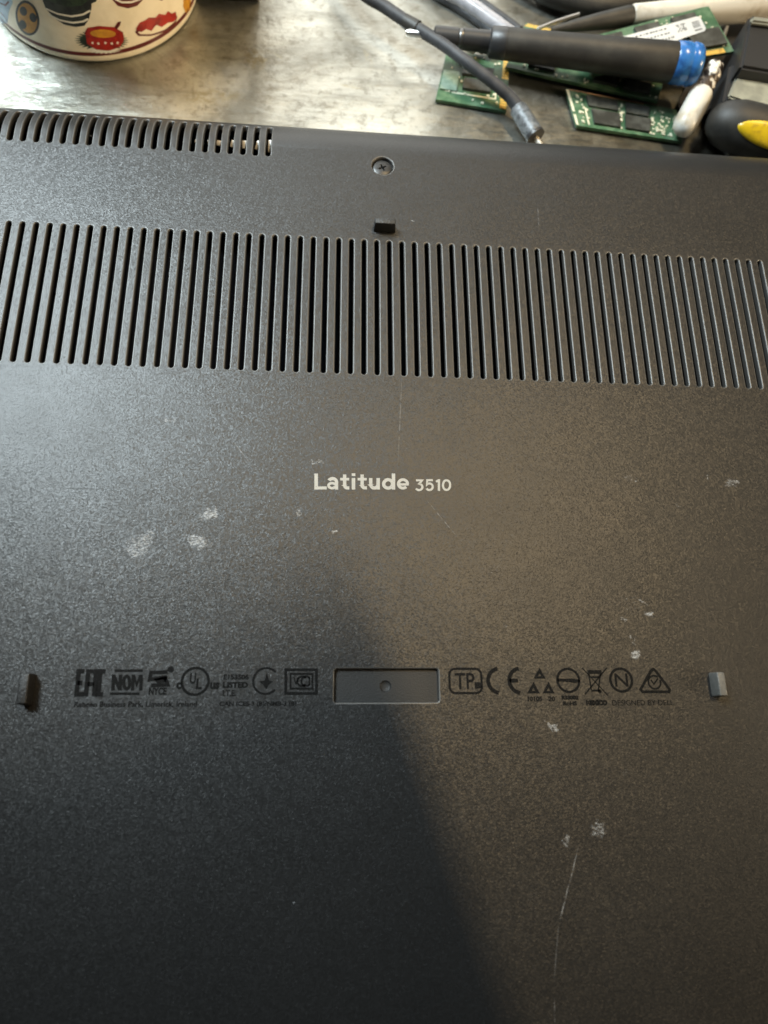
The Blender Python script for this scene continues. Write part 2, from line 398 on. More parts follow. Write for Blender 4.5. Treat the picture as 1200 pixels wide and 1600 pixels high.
def roll(v):
    if v.y > Y0:
        a = (v.y - Y0) / RB
        return Vector((v.x, Y0 + (RB + v.z) * math.sin(a), (RB + v.z) * math.cos(a) - RB))
    return v
cu = bpy.data.curves.new('cover', 'CURVE'); cu.dimensions = '2D'; cu.fill_mode = 'BOTH'
cu.extrude = TH / 2 - BV; cu.bevel_depth = BV; cu.bevel_resolution = 3; cu.offset = -BV
def add_loop(pts):
    sp = cu.splines.new('POLY'); sp.points.add(len(pts) - 1); sp.use_cyclic_u = True
    for q, p in zip(sp.points, pts): q.co = (p[0], p[1], 0, 1)
add_loop([(-180, -181), (183, -181), (183, ROLL_END), (-180, ROLL_END)])
for x in MAIN: add_loop(slot_loop(x, VB, VT, SW))
for x in REAR: add_loop(slot_loop(x, RBt, RTp, SW * 1.2))
add_loop(rounded_rect(*REC, 0.5)); add_loop(circ(*SCR, 2.65, 40))
co = bpy.data.objects.new('cover', cu); COL.objects.link(co)
dg = bpy.context.evaluated_depsgraph_get(); me0 = bpy.data.meshes.new_from_object(co.evaluated_get(dg))
bpy.data.objects.remove(co); bpy.data.curves.remove(cu)
bm = bmesh.new(); bm.from_mesh(me0)
bmesh.ops.translate(bm, vec=(0, 0, -TH / 2), verts=bm.verts)
bmesh.ops.remove_doubles(bm, verts=bm.verts, dist=1e-4)
def cut(y):
    bmesh.ops.bisect_plane(bm, geom=list(bm.verts) + list(bm.edges) + list(bm.faces), plane_co=(0, y, 0), plane_no=(0, 1, 0), dist=1e-5)
CY0, CY1 = VB + 0.9, VT - 0.9      # vent slats are the bars between these
RY0, RY1 = RBt + 0.9, RTp - 0.9
for y in (CY0, CY1, RY0, RY1): cut(y)
y = Y0
while y < ROLL_END - .2: cut(y); y += RB * R(4.0)
bm.normal_update()
# lift the slats out of the plate as parts of their own
def extract(ya, yb, xa, xb):
    fs = [f for f in bm.faces if ya - 1e-3 < f.calc_center_median().y < yb + 1e-3 and xa < f.calc_center_median().x < xb]
    vid = {}; vs = []; out = []
    for f in fs:
        row = []
        for v in f.verts:
            if v not in vid: vid[v] = len(vs); vs.append(v.co.copy())
            row.append(vid[v])
        out.append(row)
    return vs, out, fs
slat_sets = []
kill = []
for (ya, yb, xs, tagname, p) in ((CY0, CY1, MAIN, 'vent_slat', PITCH), (RY0, RY1, REAR, 'rear_vent_slat', RP)):
    mid = len(xs) // 2
    vs, fa, ff = extract(ya, yb, xs[mid], xs[mid + 1]); flat = [abs(f.normal.z) > .985 for f in ff]
    cx = (xs[mid] + xs[mid + 1]) / 2
    me = bpy.data.meshes.new(tagname)
    me.from_pydata([(roll(v) - Vector((cx, 0, 0))) * MM for v in vs], [], fa); me.materials.append(M_SHELL); me.materials.append(M_EDGE)
    for pg, fl in zip(me.polygons, flat): pg.material_index = 0 if fl else 1
    me.update(); smooth(me, 12)
    for pg in me.polygons:
        if abs(pg.normal.z) > .9995 and (xs is MAIN): pg.use_smooth = False
    slat_sets.append((me, [a + p / 2 for a in xs[:-1]], tagname))
    _, _, fs = extract(ya, yb, xs[0], xs[-1]); kill += fs
bmesh.ops.delete(bm, geom=kill, context='FACES')
for f in bm.faces: f.material_index = 0 if abs(f.normal.z) > .985 else 1
for v in bm.verts: v.co = roll(v.co)
cover = from_bm('bottom_cover', bm, M_SHELL, LAP, 12); cover.data.materials.append(M_EDGE)
for p in cover.data.polygons:
    if abs(p.normal.z) > .9995 and p.center.y < Y0 * MM: p.use_smooth = False
for me, xs, nm in slat_sets:
    for x in xs:
        o = bpy.data.objects.new(nm, me); COL.objects.link(o); o.parent = LAP
        o.location = Vector((x, 0, 0)) * MM - LAP.location

# inside: dark tray under the cover, side walls, palm-rest half, fan housing, pale bits
bm = bmesh.new()
add_box(bm, (1.6, -59, -9.6), (358, 238, 9.0), .3)
add_box(bm, (1.6, 67.8, -15.6), (358, 18.6, 1.2), .2)
from_bm('inner_tray', bm, M_INNER, LAP, 30)
bm = bmesh.new()
for sx in (-179.2, 182.2): add_box(bm, (sx, -60, -9.0), (1.4, 240, 14.8), .3)
add_box(bm, (1.6, -180, -9), (360, 1.4, 14.8), .3)
from_bm('side_wall', bm, M_SHELL, LAP, 30)
bm = bmesh.new(); add_box(bm, (1.6, -53, -18.2), (363, 256, 3.2), 1.2)
from_bm('screen_lid', bm, M_BLACK, LAP, 30)
bm = bmesh.new()                   # small tilted whitish blocks for the bright bits in the rear grille
for k, (x, h) in enumerate([(-75, .5), (-71, .3), (-50.5, .5), (-44.6, .7), (-41.5, 1.0), (-39.3, 1.1), (-35.8, 1.5), (-33.0, 1.7), (-29.6, 1.9), (-26.6, 2.5)]):
    add_box(bm, (x + .15, 64.6, -3.0), (1.2, h * 1.1, 1.2), .15, Matrix.Rotation(R(random.uniform(-25, 25)), 3, 'Z') @ Matrix.Rotation(R(35), 3, 'X'))
from_bm('grille_bright_bits', bm, M_GRILLEBITS, LAP, 30)

# label recess with its dimple
bm = bmesh.new()
RZ = -0.95; cx, cy = 1.35, -67.15; DR = 1.15
cx, cy = at(603, 1072).x, at(603, 1072).y
outer = [(REC[0] - .5, REC[1] - .5), (REC[2] + .5, REC[1] - .5), (REC[2] + .5, REC[3] + .5), (REC[0] - .5, REC[3] + .5)]
poly_fill(bm, [outer, circ(cx, cy, DR, 32)], RZ)
rings = []
for r, z in ((DR, 0), (DR * .93, -.09), (DR * .80, -.24), (DR * .5, -.36), (DR * .2, -.40)):
    rings.append([bm.verts.new((cx + r * math.cos(2 * math.pi * k / 32), cy + r * math.sin(2 * math.pi * k / 32), RZ + z)) for k in range(32)])
for a, b in zip(rings, rings[1:]):
    for k in range(32): bm.faces.new((a[k], b[k], b[(k + 1) % 32], a[(k + 1) % 32])[::-1])
bm.faces.new(rings[-1])
bmesh.ops.remove_doubles(bm, verts=bm.verts, dist=1e-4)
bmesh.ops.recalc_face_normals(bm, faces=bm.faces)
if sum(f.normal.z for f in bm.faces) < 0: bmesh.ops.reverse_faces(bm, faces=bm.faces)
from_bm('label_recess', bm, M_RECESS, LAP, 25, 'shallow rectangular recess with a small round dimple in its middle')

# screw: cross recess cut as real facets
bm = bmesh.new()
sx, sy = SCR; zt = -0.55; rs = 2.35
cross = []
for k in range(4):
    a = R(90 * k + 24)
    for (d, w) in ((1.05, -.20), (1.05, .20)):
        cross.append((sx + d * math.cos(a) - w * math.sin(a), sy + d * math.sin(a) + w * math.cos(a)))
    a2 = a + R(45); cross.append((sx + .36 * math.cos(a2), sy + .36 * math.sin(a2)))
N = len(cross)
poly_fill(bm, [circ(sx, sy, rs * .86, 40), cross], zt)
for (ra, za, rb2, zb) in ((rs * .86, zt, rs, zt - .18), (rs, zt - .18, rs, zt - .6)):
    A = circ(sx, sy, ra, 40); B = circ(sx, sy, rb2, 40)
    va = [bm.verts.new((*p, za)) for p in A]; vb = [bm.verts.new((*p, zb)) for p in B]
    for k in range(40): bm.faces.new((va[k], vb[k], vb[(k + 1) % 40], va[(k + 1) % 40]))
vt = [bm.verts.new((*p, zt)) for p in cross]
vb = [bm.verts.new((sx + (p[0] - sx) * .45, sy + (p[1] - sy) * .45, zt - .7)) for p in cross]
for k in range(N): bm.faces.new((vt[k], vt[(k + 1) % N], vb[(k + 1) % N], vb[k]))
bm.faces.new(vb)
bmesh.ops.remove_doubles(bm, verts=bm.verts, dist=1e-4)
# counterbore floor beneath the head
poly_fill(bm, [circ(sx, sy, 3.0, 40)], -1.35)
from_bm('screw', bm, M_SCREW, LAP, 30, 'black cross-head screw sunk in its round hole')

# feet
M_LITRUBBER = grain_mat('lit_pale_rubber', (0.085, 0.085, 0.08), 0.5, 1.2, 0.8, 0.2)  # paler copy of the foot rubber: light on the right foot put into colour
def foot(x0, x1, y0, y1, h, label, bev=.28, mat=None):
    bm = bmesh.new(); add_box(bm, ((x0 + x1) / 2, (y0 + y1) / 2, h / 2 - .3), (x1 - x0, y1 - y0, h + .6), bev, None, 3)
    for v in bm.verts:
        if v.co.z > 0: v.co.x += (x0 + x1 - 2 * v.co.x) * .5 * .10; v.co.y += (y0 + y1 - 2 * v.co.y) * .5 * .05
    from_bm('rubber_foot', bm, mat or M_RUBBER, LAP, 40, label)
foot(-65.9, -64.0, -70.6, -64.9, 2.9, 'left foot, a thin upright block in shadow on its right side')
foot(67.2, 69.0, -69.6, -64.8, 2.9, 'right foot, an upright block, its paleness standing for the light on it', .28, M_LITRUBBER)
foot(-0.85, 4.55, 38.2, 39.9, 2.9, 'middle foot, a wide dark block in front of the vent')

# ------------------------------------------------------------------ printing on the cover
PZ = 0.03
def b2(x0, y0, x1, y1):
    """px box (left, top, right, bottom) -> mm box (x0, y0, x1, y1)"""
    a, b = at(x0, y1), at(x1, y0); return a.x, a.y, b.x, b.y
def mark(name, fn, mat=M_PRINT, label=None):
    bm = bmesh.new(); fn(bm); from_bm(name, bm, mat, LAP, 0, label)
def P2(x, y):
    p = at(x, y); return (p.x, p.y)
def T(bm, s, x0, y0, x1, y1, bold=0.0, shear=0.0): text_bm(bm, s, *b2(x0, y0, x1, y1), PZ, bold, shear)
def rect(bm, x0, y0, x1, y1): poly_fill(bm, [[P2(x0, y0), P2(x1, y0), P2(x1, y1), P2(x0, y1)]], PZ)
def ring(bm, x, y, r, w, a0=0, a1=360):
    p = P2(x, y); stroke(bm, circ(*p, r, 44, a0, a1), w, PZ, closed=abs(a1 - a0) >= 360)
K = .127                           # mm per photo px near the marks
def arc(cx, cy, rx, ry, a0, a1, n=20):
    return [(cx + rx * math.cos(R(a0 + (a1 - a0) * k / n)), cy - ry * math.sin(R(a0 + (a1 - a0) * k / n))) for k in range(n + 1)]
def glyphs(bm, paths):
    """pen strokes (px paths on the cover, width px), each a hair above the last so none share a plane"""
    for k, (pl, w) in enumerate(paths): stroke(bm, [P2(*q) for q in pl], w * 0.1335, PZ + .0015 * k)
W1, W2 = 5.3, 3.5
mark('model_lettering', lambda bm: glyphs(bm, [
    ([(494, 740), (494, 765)], 5.6), ([(491.3, 762.5), (510.5, 762.5)], 5.0),
    (arc(519.6, 753.5, 6.2, 5.6, 150, 0, 14) + [(525.8, 765)], W1), (arc(518.8, 758.9, 5.4, 3.9, 20, 340, 24), 4.2),
    ([(538.5, 741.5), (538.5, 758)] + arc(542.5, 758, 4, 4.4, 180, 270, 6) + [(545.8, 762.4)], W1), ([(531.5, 748.8), (545.6, 748.8)], 4.4),
    ([(552.3, 747), (552.3, 765)], 5.6), ([(549.4, 741.8), (555.2, 741.8)], 4.4),
    ([(565.8, 741.5), (565.8, 758)] + arc(569.8, 758, 4, 4.4, 180, 270, 6) + [(573.2, 762.4)], W1), ([(558.8, 748.8), (573, 748.8)], 4.4),
    ([(579.2, 747), (579.2, 757)] + arc(584.9, 757, 5.7, 5.6, 180, 360, 12), W1), ([(590.8, 747), (590.8, 765)], 5.5),
    (arc(606.4, 756.2, 6.9, 6.6, 0, 360, 32), W1), ([(614.8, 740), (614.8, 765)], 5.5),
    (arc(629.6, 756.2, 7.1, 6.6, 0, 315, 30), W1 - .6), ([(624, 757.0), (638.6, 757.0)], 3.8)]), M_WHITEPRINT)
mark('model_number', lambda bm: glyphs(bm, [
    ([(650, 750.6), (659.5, 750.6), (655, 756)] + arc(654.6, 761, 5.4, 4.8, 80, -150, 16), W2),
    ([(676.3, 750.4), (667.6, 750.4), (666.8, 757.6)] + arc(670.9, 760.6, 5.2, 5.2, 125, -150, 16), W2),
    ([(681.2, 752.8), (685.6, 750.2)], W2), ([(685.8, 748.8), (685.8, 767.3)], W2 + .3),
    (arc(697.7, 758, 5.6, 7.6, 0, 360, 30), W2)]), M_WHITEPRINT)
def m_eac(bm):
    w = 6.5 * K
    for pl in ([(132, 1049), (123, 1049), (119.5, 1085), (131, 1085)], [(121, 1067), (129, 1067)],
               [(134, 1088), (138, 1049), (150, 1049), (147, 1088)], [(137, 1069), (147, 1069)],
               [(165, 1049), (157, 1049), (153.5, 1085), (161, 1085)]):
        stroke(bm, [P2(*p) for p in pl], w, PZ)
mark('certification_mark', m_eac, label='tall condensed letters EAC')
def m_nom(bm):
    rect(bm, 179, 1046, 223, 1050); rect(bm, 172, 1082, 218, 1086); glyphs(bm, [([(176.5, 1079), (177.5, 1054)], 5), ([(178, 1055.5), (187, 1077.5)], 4.5), ([(187.5, 1079), (188.5, 1054)], 5),
        (arc(198, 1066.5, 4.6, 10, 0, 360, 26), 4.6), ([(207, 1079), (208.5, 1054)], 4.6), ([(209, 1055), (213.6, 1070), (219.5, 1055)], 4), ([(220, 1079), (221, 1054)], 4.6)])
mark('certification_mark', m_nom, label='letters NOM between two bars')
def m_nyce(bm):
    p = P2(267, 1046); poly_fill(bm, [circ(*p, .62, 20)], PZ)
    stroke(bm, [P2(*q) for q in ((262, 1050), (236, 1051), (234, 1062), (258, 1058), (262, 1070), (236, 1071))], .7, PZ)
    poly_fill(bm, [[P2(*q) for q in ((240, 1061), (262, 1056), (259, 1066), (246, 1068))]], PZ)
    T(bm, 'NYCE', 232, 1074, 261, 1086, .05)
mark('certification_mark', m_nyce, label='small flag-like mark with a dot above letters NYCE')
def m_ul(bm):
    ring(bm, 305, 1064.5, 19.5 * K, 4 * K); T(bm, 'c', 275, 1066, 284, 1077, .05)
    T(bm, 'U', 296, 1051, 307, 1069, .04); T(bm, 'L', 306, 1060, 316, 1077, .04); T(bm, 'us', 328, 1066, 343, 1077, .05)
mark('certification_mark', m_ul, label='circle with staggered letters UL')
def m_listed(bm):
    T(bm, 'E153506', 349, 1053.5, 389, 1062, .05); T(bm, 'LISTED', 348, 1065.5, 388, 1075, .06); T(bm, 'I.T.E.', 348, 1078, 369, 1088, .03)
mark('certification_mark', m_listed, label='three short rows of tiny letters')
def m_ctick(bm):
    ring(bm, 415.5, 1064, 19 * K, 3.2 * K, 42, 318)
    poly_fill(bm, [[P2(*q) for q in ((417, 1051), (420.5, 1063), (427, 1065), (420, 1070), (416, 1077), (411, 1070), (405, 1065), (413, 1063))]], PZ)
mark('certification_mark', m_ctick, label='open circle round a downward arrow star')
def m_vcci(bm):
    for (a, b, c, d, w) in ((446.5, 1046.5, 494.5, 1083.5, 4.2), (454, 1053, 488, 1076, 3.0)):
        stroke(bm, [P2(a, b), P2(c, b), P2(c, d), P2(a, d)], w * K, PZ, True)
    T(bm, 'V', 458, 1058, 467, 1071, .02); ring(bm, 472, 1064.5, 7 * K, 3 * K, 40, 320); ring(bm, 478, 1064.5, 7 * K, 3 * K, 40, 320); rect(bm, 482, 1058, 484.5, 1071)
mark('certification_mark', m_vcci, label='double rectangle round letters VCCI')
mark('printed_line', lambda bm: T(bm, 'Raheen Business Park, Limerick, Ireland', 115.5, 1095.5, 308, 1106.5, .025), label='tiny address line at the left')
mark('printed_line', lambda bm: T(bm, 'CAN ICES-3 (B)/NMB-3 (B)', 342.5, 1095.5, 463.5, 1105.5, .035), label='tiny line reading CAN ICES-3 (B)/NMB-3 (B)')
def m_tp(bm):
    x0, y0, x1, y1 = b2(703, 1045, 751.5, 1083); stroke(bm, rounded_rect(x0, y0, x1, y1, 9 * K), 3.6 * K, PZ, True)
    T(bm, 'TP', 711, 1051.5, 741, 1077, .015); T(bm, 'B', 742, 1066, 752, 1076, .08)
mark('certification_mark', m_tp, label='rounded frame with letters TP')
def m_ce(bm):
    p = P2(781, 1063.5); stroke(bm, circ(*p, 18.5 * K, 24, 98, 262), 6 * K, PZ)
    p = P2(814, 1063.5); stroke(bm, circ(*p, 18.5 * K, 24, 98, 262), 6 * K, PZ); stroke(bm, [P2(796, 1063.5), P2(809.5, 1063.5)], 6 * K, PZ)
mark('certification_mark', m_ce, label='large letters CE')
def m_tri(bm):
    for (cx, ty, by, hw) in ((843, 1043, 1060.5, 9.5), (833.5, 1065, 1083.5, 10), (857, 1065, 1083.5, 9.5)):
        poly_fill(bm, [[P2(cx, ty), P2(cx + hw, by), P2(cx - hw, by)], [P2(cx, ty + 9), P2(cx - 2.5, by - 4), P2(cx + 2.5, by - 4)]], PZ)
    T(bm, '10105', 824.5, 1088, 847, 1096, .05); T(bm, '20', 857, 1088, 867, 1096, .04)
mark('certification_mark', m_tri, label='three small triangles arranged in a triangle')
def m_bsmi(bm):
    ring(bm, 888, 1063, 17.5 * K, 3.8 * K)
    poly_fill(bm, [[P2(*q) for q in ((871, 1059.5), (880, 1060.5), (893, 1060), (906, 1062), (906, 1066), (897, 1067.5), (888, 1065.5), (871, 1065))]], PZ)
    T(bm, 'R33002', 877.5, 1086.5, 903.5, 1093.5, .07); T(bm, 'RoHS', 880, 1095.5, 901, 1102.5, .06)
mark('certification_mark', m_bsmi, label='circle crossed by a bar')
def m_weee(bm):
    for a, b, w in (((910, 1044), (950, 1087), 1.6), ((948, 1043.5), (914, 1085), 2.2)): stroke(bm, [P2(*a), P2(*b)], w * K, PZ)
    stroke(bm, [P2(918, 1050), P2(940, 1050)], 6 * K, PZ); stroke(bm, [P2(920, 1053), P2(924, 1078)], 2.2 * K, PZ); stroke(bm, [P2(938, 1053), P2(935, 1078)], 2.2 * K, PZ)
    stroke(bm, [P2(924, 1079), P2(938, 1079)], 3 * K, PZ); stroke(bm, [P2(924, 1058), P2(936, 1058)], 3 * K, PZ)
    p = P2(937, 1080); poly_fill(bm, [circ(*p, .38, 16)], PZ)
    T(bm, 'MEXICO', 916, 1093.5, 948.5, 1102.5, .10)
mark('certification_mark', m_weee, label='crossed-out wheeled bin over a dark bar of letters')
def m_n(bm):
    ring(bm, 970.5, 1062.5, 17.5 * K, 4.0 * K); T(bm, 'N', 961.5, 1052, 980, 1073, .01)
mark('certification_mark', m_n, label='circle with letter N')
def m_rcm(bm):
    a = [P2(*q) for q in ((1020.5, 1045.5), (1024.5, 1048.5), (1046, 1077), (1045.5, 1081), (1004, 1081), (1001, 1077), (1017, 1048.5))]
    stroke(bm, a, 4.4 * K, PZ, True); ring(bm, 1022.5, 1066, 10 * K, 3 * K, 50, 380)
    stroke(bm, [P2(1017, 1062), P2(1021.5, 1069), P2(1028, 1060)], 2.4 * K, PZ)
mark('certification_mark', m_rcm, label='triangle with a tick in a circle')
mark('printed_line', lambda bm: T(bm, 'DESIGNED BY DELL', 957, 1093.5, 1051.5, 1102.5, .006), label='tiny line at the right ending the row of marks')

# ------------------------------------------------------------------ the printed cup
CC, CR = (-82.5, 137.2), 30.0
CUP = root('cup', (*CC, -20), 'cream cup printed with little dishes of food, standing on the bench behind the laptop', 'cup')
prof = [(28.4, -19.98), (29.0, -19.9), (29.5, -19.6), (29.9, -18.9), (CR, -17.5), (CR, 20), (CR + .3, 62), (CR, 63), (CR - 1.2, 63.3), (CR - 2.6, 62.6), (CR - 3, 20), (CR - 3.2, -14), (CR - 6, -16.5), (2, -17)]
bm = bmesh.new(); n = 96; rings = []
for r, z in prof: rings.append([bm.verts.new((CC[0] + r * math.cos(2 * math.pi * k / n), CC[1] + r * math.sin(2 * math.pi * k / n), z)) for k in range(n)])
for a, b in zip(rings, rings[1:]):
    for k in range(n): bm.faces.new((a[k], a[(k + 1) % n], b[(k + 1) % n], b[k]))
bm.faces.new(rings[0][::-1]); bm.faces.new(rings[-1])
from_bm('cup_body', bm, M_CUP, CUP, 45)
def oncup(px, py):
    d = ray(px, py); a = d.x ** 2 + d.y ** 2; ox, oy = CAM.x - CC[0], CAM.y - CC[1]
    b = 2 * (d.x * ox + d.y * oy); c = ox * ox + oy * oy - CR * CR; D = max(b * b - 4 * a * c, 0)
    t = (-b - math.sqrt(D)) / (2 * a); p = CAM + d * t
    return math.atan2(p.y - CC[1], p.x - CC[0]) * CR, p.z
def decal(name, loops, mat, off, parent=CUP, label=None, strokes=None):
    bm = bmesh.new()
    if loops: poly_fill(bm, loops, 0)
    for pts, w, cl in (strokes or []): stroke(bm, pts, w, 0, cl)
    xs = [v.co.x for v in bm.verts]; x = math.ceil(min(xs))
    while x < max(xs):
        bmesh.ops.bisect_plane(bm, geom=list(bm.verts) + list(bm.edges) + list(bm.faces), plane_co=(x, 0, 0), plane_no=(1, 0, 0), dist=1e-5); x += 1.0
    for v in bm.verts:
        th = v.co.x / CR; v.co = Vector((CC[0] + (CR + off) * math.cos(th), CC[1] + (CR + off) * math.sin(th), v.co.y))
    return from_bm(name, bm, mat, parent, 0, label)
def OC(pts): return [oncup(*p) for p in pts]
def oc_ellipse(cx, cy, rx, ry, rot=0, n=28, rag=0.0):
    out = []
    for k in range(n):
        a = 2 * math.pi * k / n; q = 1 + (rag if k % 2 else -rag)
        x, y = rx * q * math.cos(a), ry * q * math.sin(a)
        out.append(oncup(cx + x * math.cos(R(rot)) - y * math.sin(R(rot)), cy + x * math.sin(R(rot)) + y * math.cos(R(rot))))
    return out
# dark red line round the foot
zl = oncup(160, 84)[1]
decal('foot_line', None, M_CUPLINE, .05, strokes=[([(a, zl) for a in range(-95, 0, 2)], 1.15, False)], label='dark red line round the foot')
# gold crest at the left
decal('printed_crest', [oc_ellipse(43, 28, 18, 28, -14)], M_BLACKGL, .05, label='round gold and black crest')
decal('printed_crest', [oc_ellipse(43, 28, 14.5, 24, -14)], M_YELGL, .09)
for (x, y) in ((37, 17), (52, 27), (36, 38)): decal('printed_crest', [oc_ellipse(x, y, 5.5, 7.5, -20)], M_BLACKGL, .13)
# striped bowl
decal('printed_bowl', [OC([(67, 2), (72, 14), (85, 28), (100, 38), (118, 42), (132, 40), (139, 30), (143, 12), (143, -8), (104, -20), (67, -10)])], M_BLACKGL, .05, label='black striped bowl of green food')
decal('printed_bowl', [OC([(68, -2), (85, 4), (104, 10), (128, 8), (138, 0), (138, -14), (104, -22), (68, -12)])], M_GREENGL, .09)
decal('printed_bowl', None, M_WHITEGL, .13, strokes=[(OC([(72, 13), (90, 21), (112, 25), (130, 22), (141, 16)]), .5, False), (OC([(76, 22), (94, 31), (114, 35), (130, 33), (138, 29)]), .5, False)])
decal('printed_bowl', [OC([(138, 3), (146, -5), (153, -4), (150, 2), (141, 6)])], M_BLACKGL, .11)
# red pot
decal('printed_pot', [oc_ellipse(159, 63, 38, 15, 2, 56, .14)], M_GREENGL, .05, label='red pot with yellow soup')
decal('printed_pot', [oc_ellipse(162, 78, 24, 5, 0, 40, .18)], M_WHITEGL, .07)
decal('printed_pot', [OC([(133, 50), (137, 43), (155, 40), (178, 42), (192, 50), (194, 62), (187, 73), (170, 79), (150, 77), (136, 68)])], M_REDGL, .09)
decal('printed_pot', [oc_ellipse(161, 52, 20, 6.5, 2)], M_YELGL, .13)
decal('printed_pot', [OC([(179, 42), (184, 34), (189, 33), (187, 40), (182, 46)])], M_CUPLINE, .12)
decal('printed_pot', None, M_WHITEGL, .14, strokes=[(OC([(x, 67 + (1 if k % 2 else -1)), (x + 3, 67)]), .6, False) for k, x in enumerate((143, 152, 163, 173, 182))])
# plate of dark red slices
decal('printed_plate', [OC([(211, 50), (216, 56), (236, 56), (258, 49), (274, 36), (277, 26), (270, 22), (240, 30), (218, 40)])], M_CUPLINE, .05, label='plate of dark red slices')
decal('printed_plate', [OC([(215, 50), (219, 53), (236, 53), (257, 46), (272, 34), (275, 28), (262, 32), (235, 42)])], M_CUP, .09)
decal('printed_plate', [OC([(212, 45), (218, 35), (228, 31), (232, 27), (243, 27), (248, 21), (258, 23), (262, 17), (268, 21), (274, 18), (276, 28), (270, 34), (262, 35), (252, 42), (244, 38), (236, 48), (228, 45), (220, 50)])], M_REDGL, .13)
# upper little dish, blue figure-less patch at left edge, orange patch at right
decal('printed_dish', [OC([(176, 0), (184, 9), (200, 13), (214, 9), (223, 0), (223, -12), (176, -12)])], M_CUPLINE, .05, label='dark red rimmed dish')
decal('printed_dish', None, M_WHITEGL, .12, strokes=[(OC([(179, -2), (190, 3), (205, 3), (219, -2)]), .5, False)])
decal('printed_wave', [OC([(-14, -4), (16, -10), (20, 4), (14, 18), (12, 36), (4, 36), (-8, 26), (-14, 12)])], M_BLUEGL, .05, label='pale blue patch')
decal('printed_wave', None, M_CUPLINE, .12, strokes=[(OC([(0, 4), (9, 8), (14, 2)]), .4, False), (OC([(0, 18), (6, 24), (12, 34)]), .4, False)])
decal('printed_patch', [OC([(287, -8), (298, -8), (297, 16), (290, 20), (286, 10)])], M_YELGL, .05, label='orange patch at the right edge')
decal('printed_patch', [OC([(247, -1), (252, 1), (258, -2), (254, -6), (247, -5)])], M_CUPLINE, .05, label='dark red speck')

# ------------------------------------------------------------------ things on the bench
def V(px, py, z): return at(px, py, z)
# black box at the back
a = V(312, 10, -20)
BOX = root('power_adapter', (-44, 160, -20), 'black box at the back of the bench, just right of the cup', 'box')
bm = bmesh.new(); add_box(bm, (-46.5, 168.5, -8.5), (23, 66, 23), 1.2, Matrix.Rotation(R(2), 3, 'Z'), 3); from_bm('adapter_body', bm, M_BLACK, BOX)
bm = bmesh.new(); tube(bm, [(-46, 200, -10), (-46, 215, -14), (-40, 240, -17.8), (-20, 262, -17.8)], 2.0, 14); from_bm('cord', bm, M_CABLE, BOX)

# black cable with grey sleeve
CAB = root('cable', V(700, 75, -20), 'dark cable ending in a ribbed grey metal sleeve with a pale pin', 'cable')
pts = [(520, -60, -12), (565, -12, -11), (600, 10, -11), (640, 37, -11), (690, 68, -10.5), (730, 98, -10.5), (768, 127, -12), (795, 150, -14), (811, 170, -15.5)]
bm = bmesh.new(); tube(bm, [V(*p) for p in pts], [1.75, 1.75, 1.75, 1.75, 1.65, 1.65, 1.65, 1.7, 1.9], 20); from_bm('cable_jacket', bm, M_CABLE, CAB)
bm = bmesh.new(); tube(bm, [V(632, 32, -11), V(652, 45, -11)], [1.85, 2.2], 16, samples=1); from_bm('strain_relief', bm, M_TAPE, CAB)
A, B = V(808, 168, -15.5), V(835, 211, -16.2); L = (B - A).length
bm = bmesh.new()
pr = [(0, 1.9), (.4, 2.35)]
for k in range(7):
    s = .9 + k * (L - 1.6) / 7; pr += [(s, 2.6 + .02 * k), (s + .9, 2.45 + .02 * k)]
pr += [(L - .3, 2.7), (L, 2.5)]
turned(bm, A, B, pr, 36); from_bm('metal_sleeve', bm, M_GREYMETAL, CAB, 50)
d = (B - A).normalized()
bm = bmesh.new(); turned(bm, B - d * .1, B + d * 2, [(0, 2.8), (.9, 2.8), (1.0, 2.2), (1.05, .5)], 32); from_bm('end_ring', bm, M_BLACK, CAB, 40)
bm = bmesh.new(); tube(bm, [B - d * .5, B + d * 3.6], .65, 14, samples=1); from_bm('pin', bm, M_IVORY, CAB)

# grey glossy lead
GL = root('grey_lead', V(745, 20, -20), 'glossy light grey lead running under the black screwdriver handle from the back', 'cable')
bm = bmesh.new(); tube(bm, [V(x, y, z) for x, y, z in ((640, -60, -17), (690, -18, -17), (722, 0, -17), (752, 20, -17), (785, 44, -17.2), (815, 66, -17.4))], 2.2, 22); from_bm('lead_jacket', bm, M_GREYHOSE, GL)
bm = bmesh.new()
for s in (-1, 1):
    tube(bm, [V(x + s * 12, y - s * 8, -18.8) for x, y in ((640, -60), (690, -18), (722, 0), (752, 20), (785, 44), (800, 56))], 1.3, 12)
from_bm('lead_edge', bm, M_CABLE, GL)

# precision screwdriver
SD = root('precision_screwdriver', V(900, 85, -20), 'black screwdriver with a bright blue end cap, lying across circuit boards', 'screwdriver')
A, B = V(768, 66, -10), V(1052, 98, -7); ax = (B - A); L = ax.length; ax.normalize()
bm = bmesh.new(); turned(bm, A, B, [(0, 3.2), (.6, 3.9), (3, 4.1), (L * .3, 4.3), (L * .7, 4.8), (L - .4, 5.3), (L, 5.2)], 44); from_bm('handle', bm, M_TAPE, SD, 50)
bm = bmesh.new(); turned(bm, A - ax * .6, A + ax * 5, [(0, 3.4), (.5, 4.0), (4.6, 4.22), (4.8, 4.0)], 44); from_bm('handle_ring', bm, M_BLACK, SD, 50)
bm = bmesh.new(); turned(bm, A - ax * 17, A, [(0, 2.1), (.5, 2.6), (7.2, 2.7), (7.4, 2.4), (8.6, 2.4), (8.8, 2.75), (16.6, 2.9)], 36); from_bm('collar', bm, M_BLACK, SD, 40)
bm = bmesh.new(); turned(bm, A - ax * 9.5, A - ax * 8, [(0, 2.5), (.2, 2.62), (1.1, 2.62), (1.3, 2.5)], 36); from_bm('collar_band', bm, M_DARKRING, SD, 40)
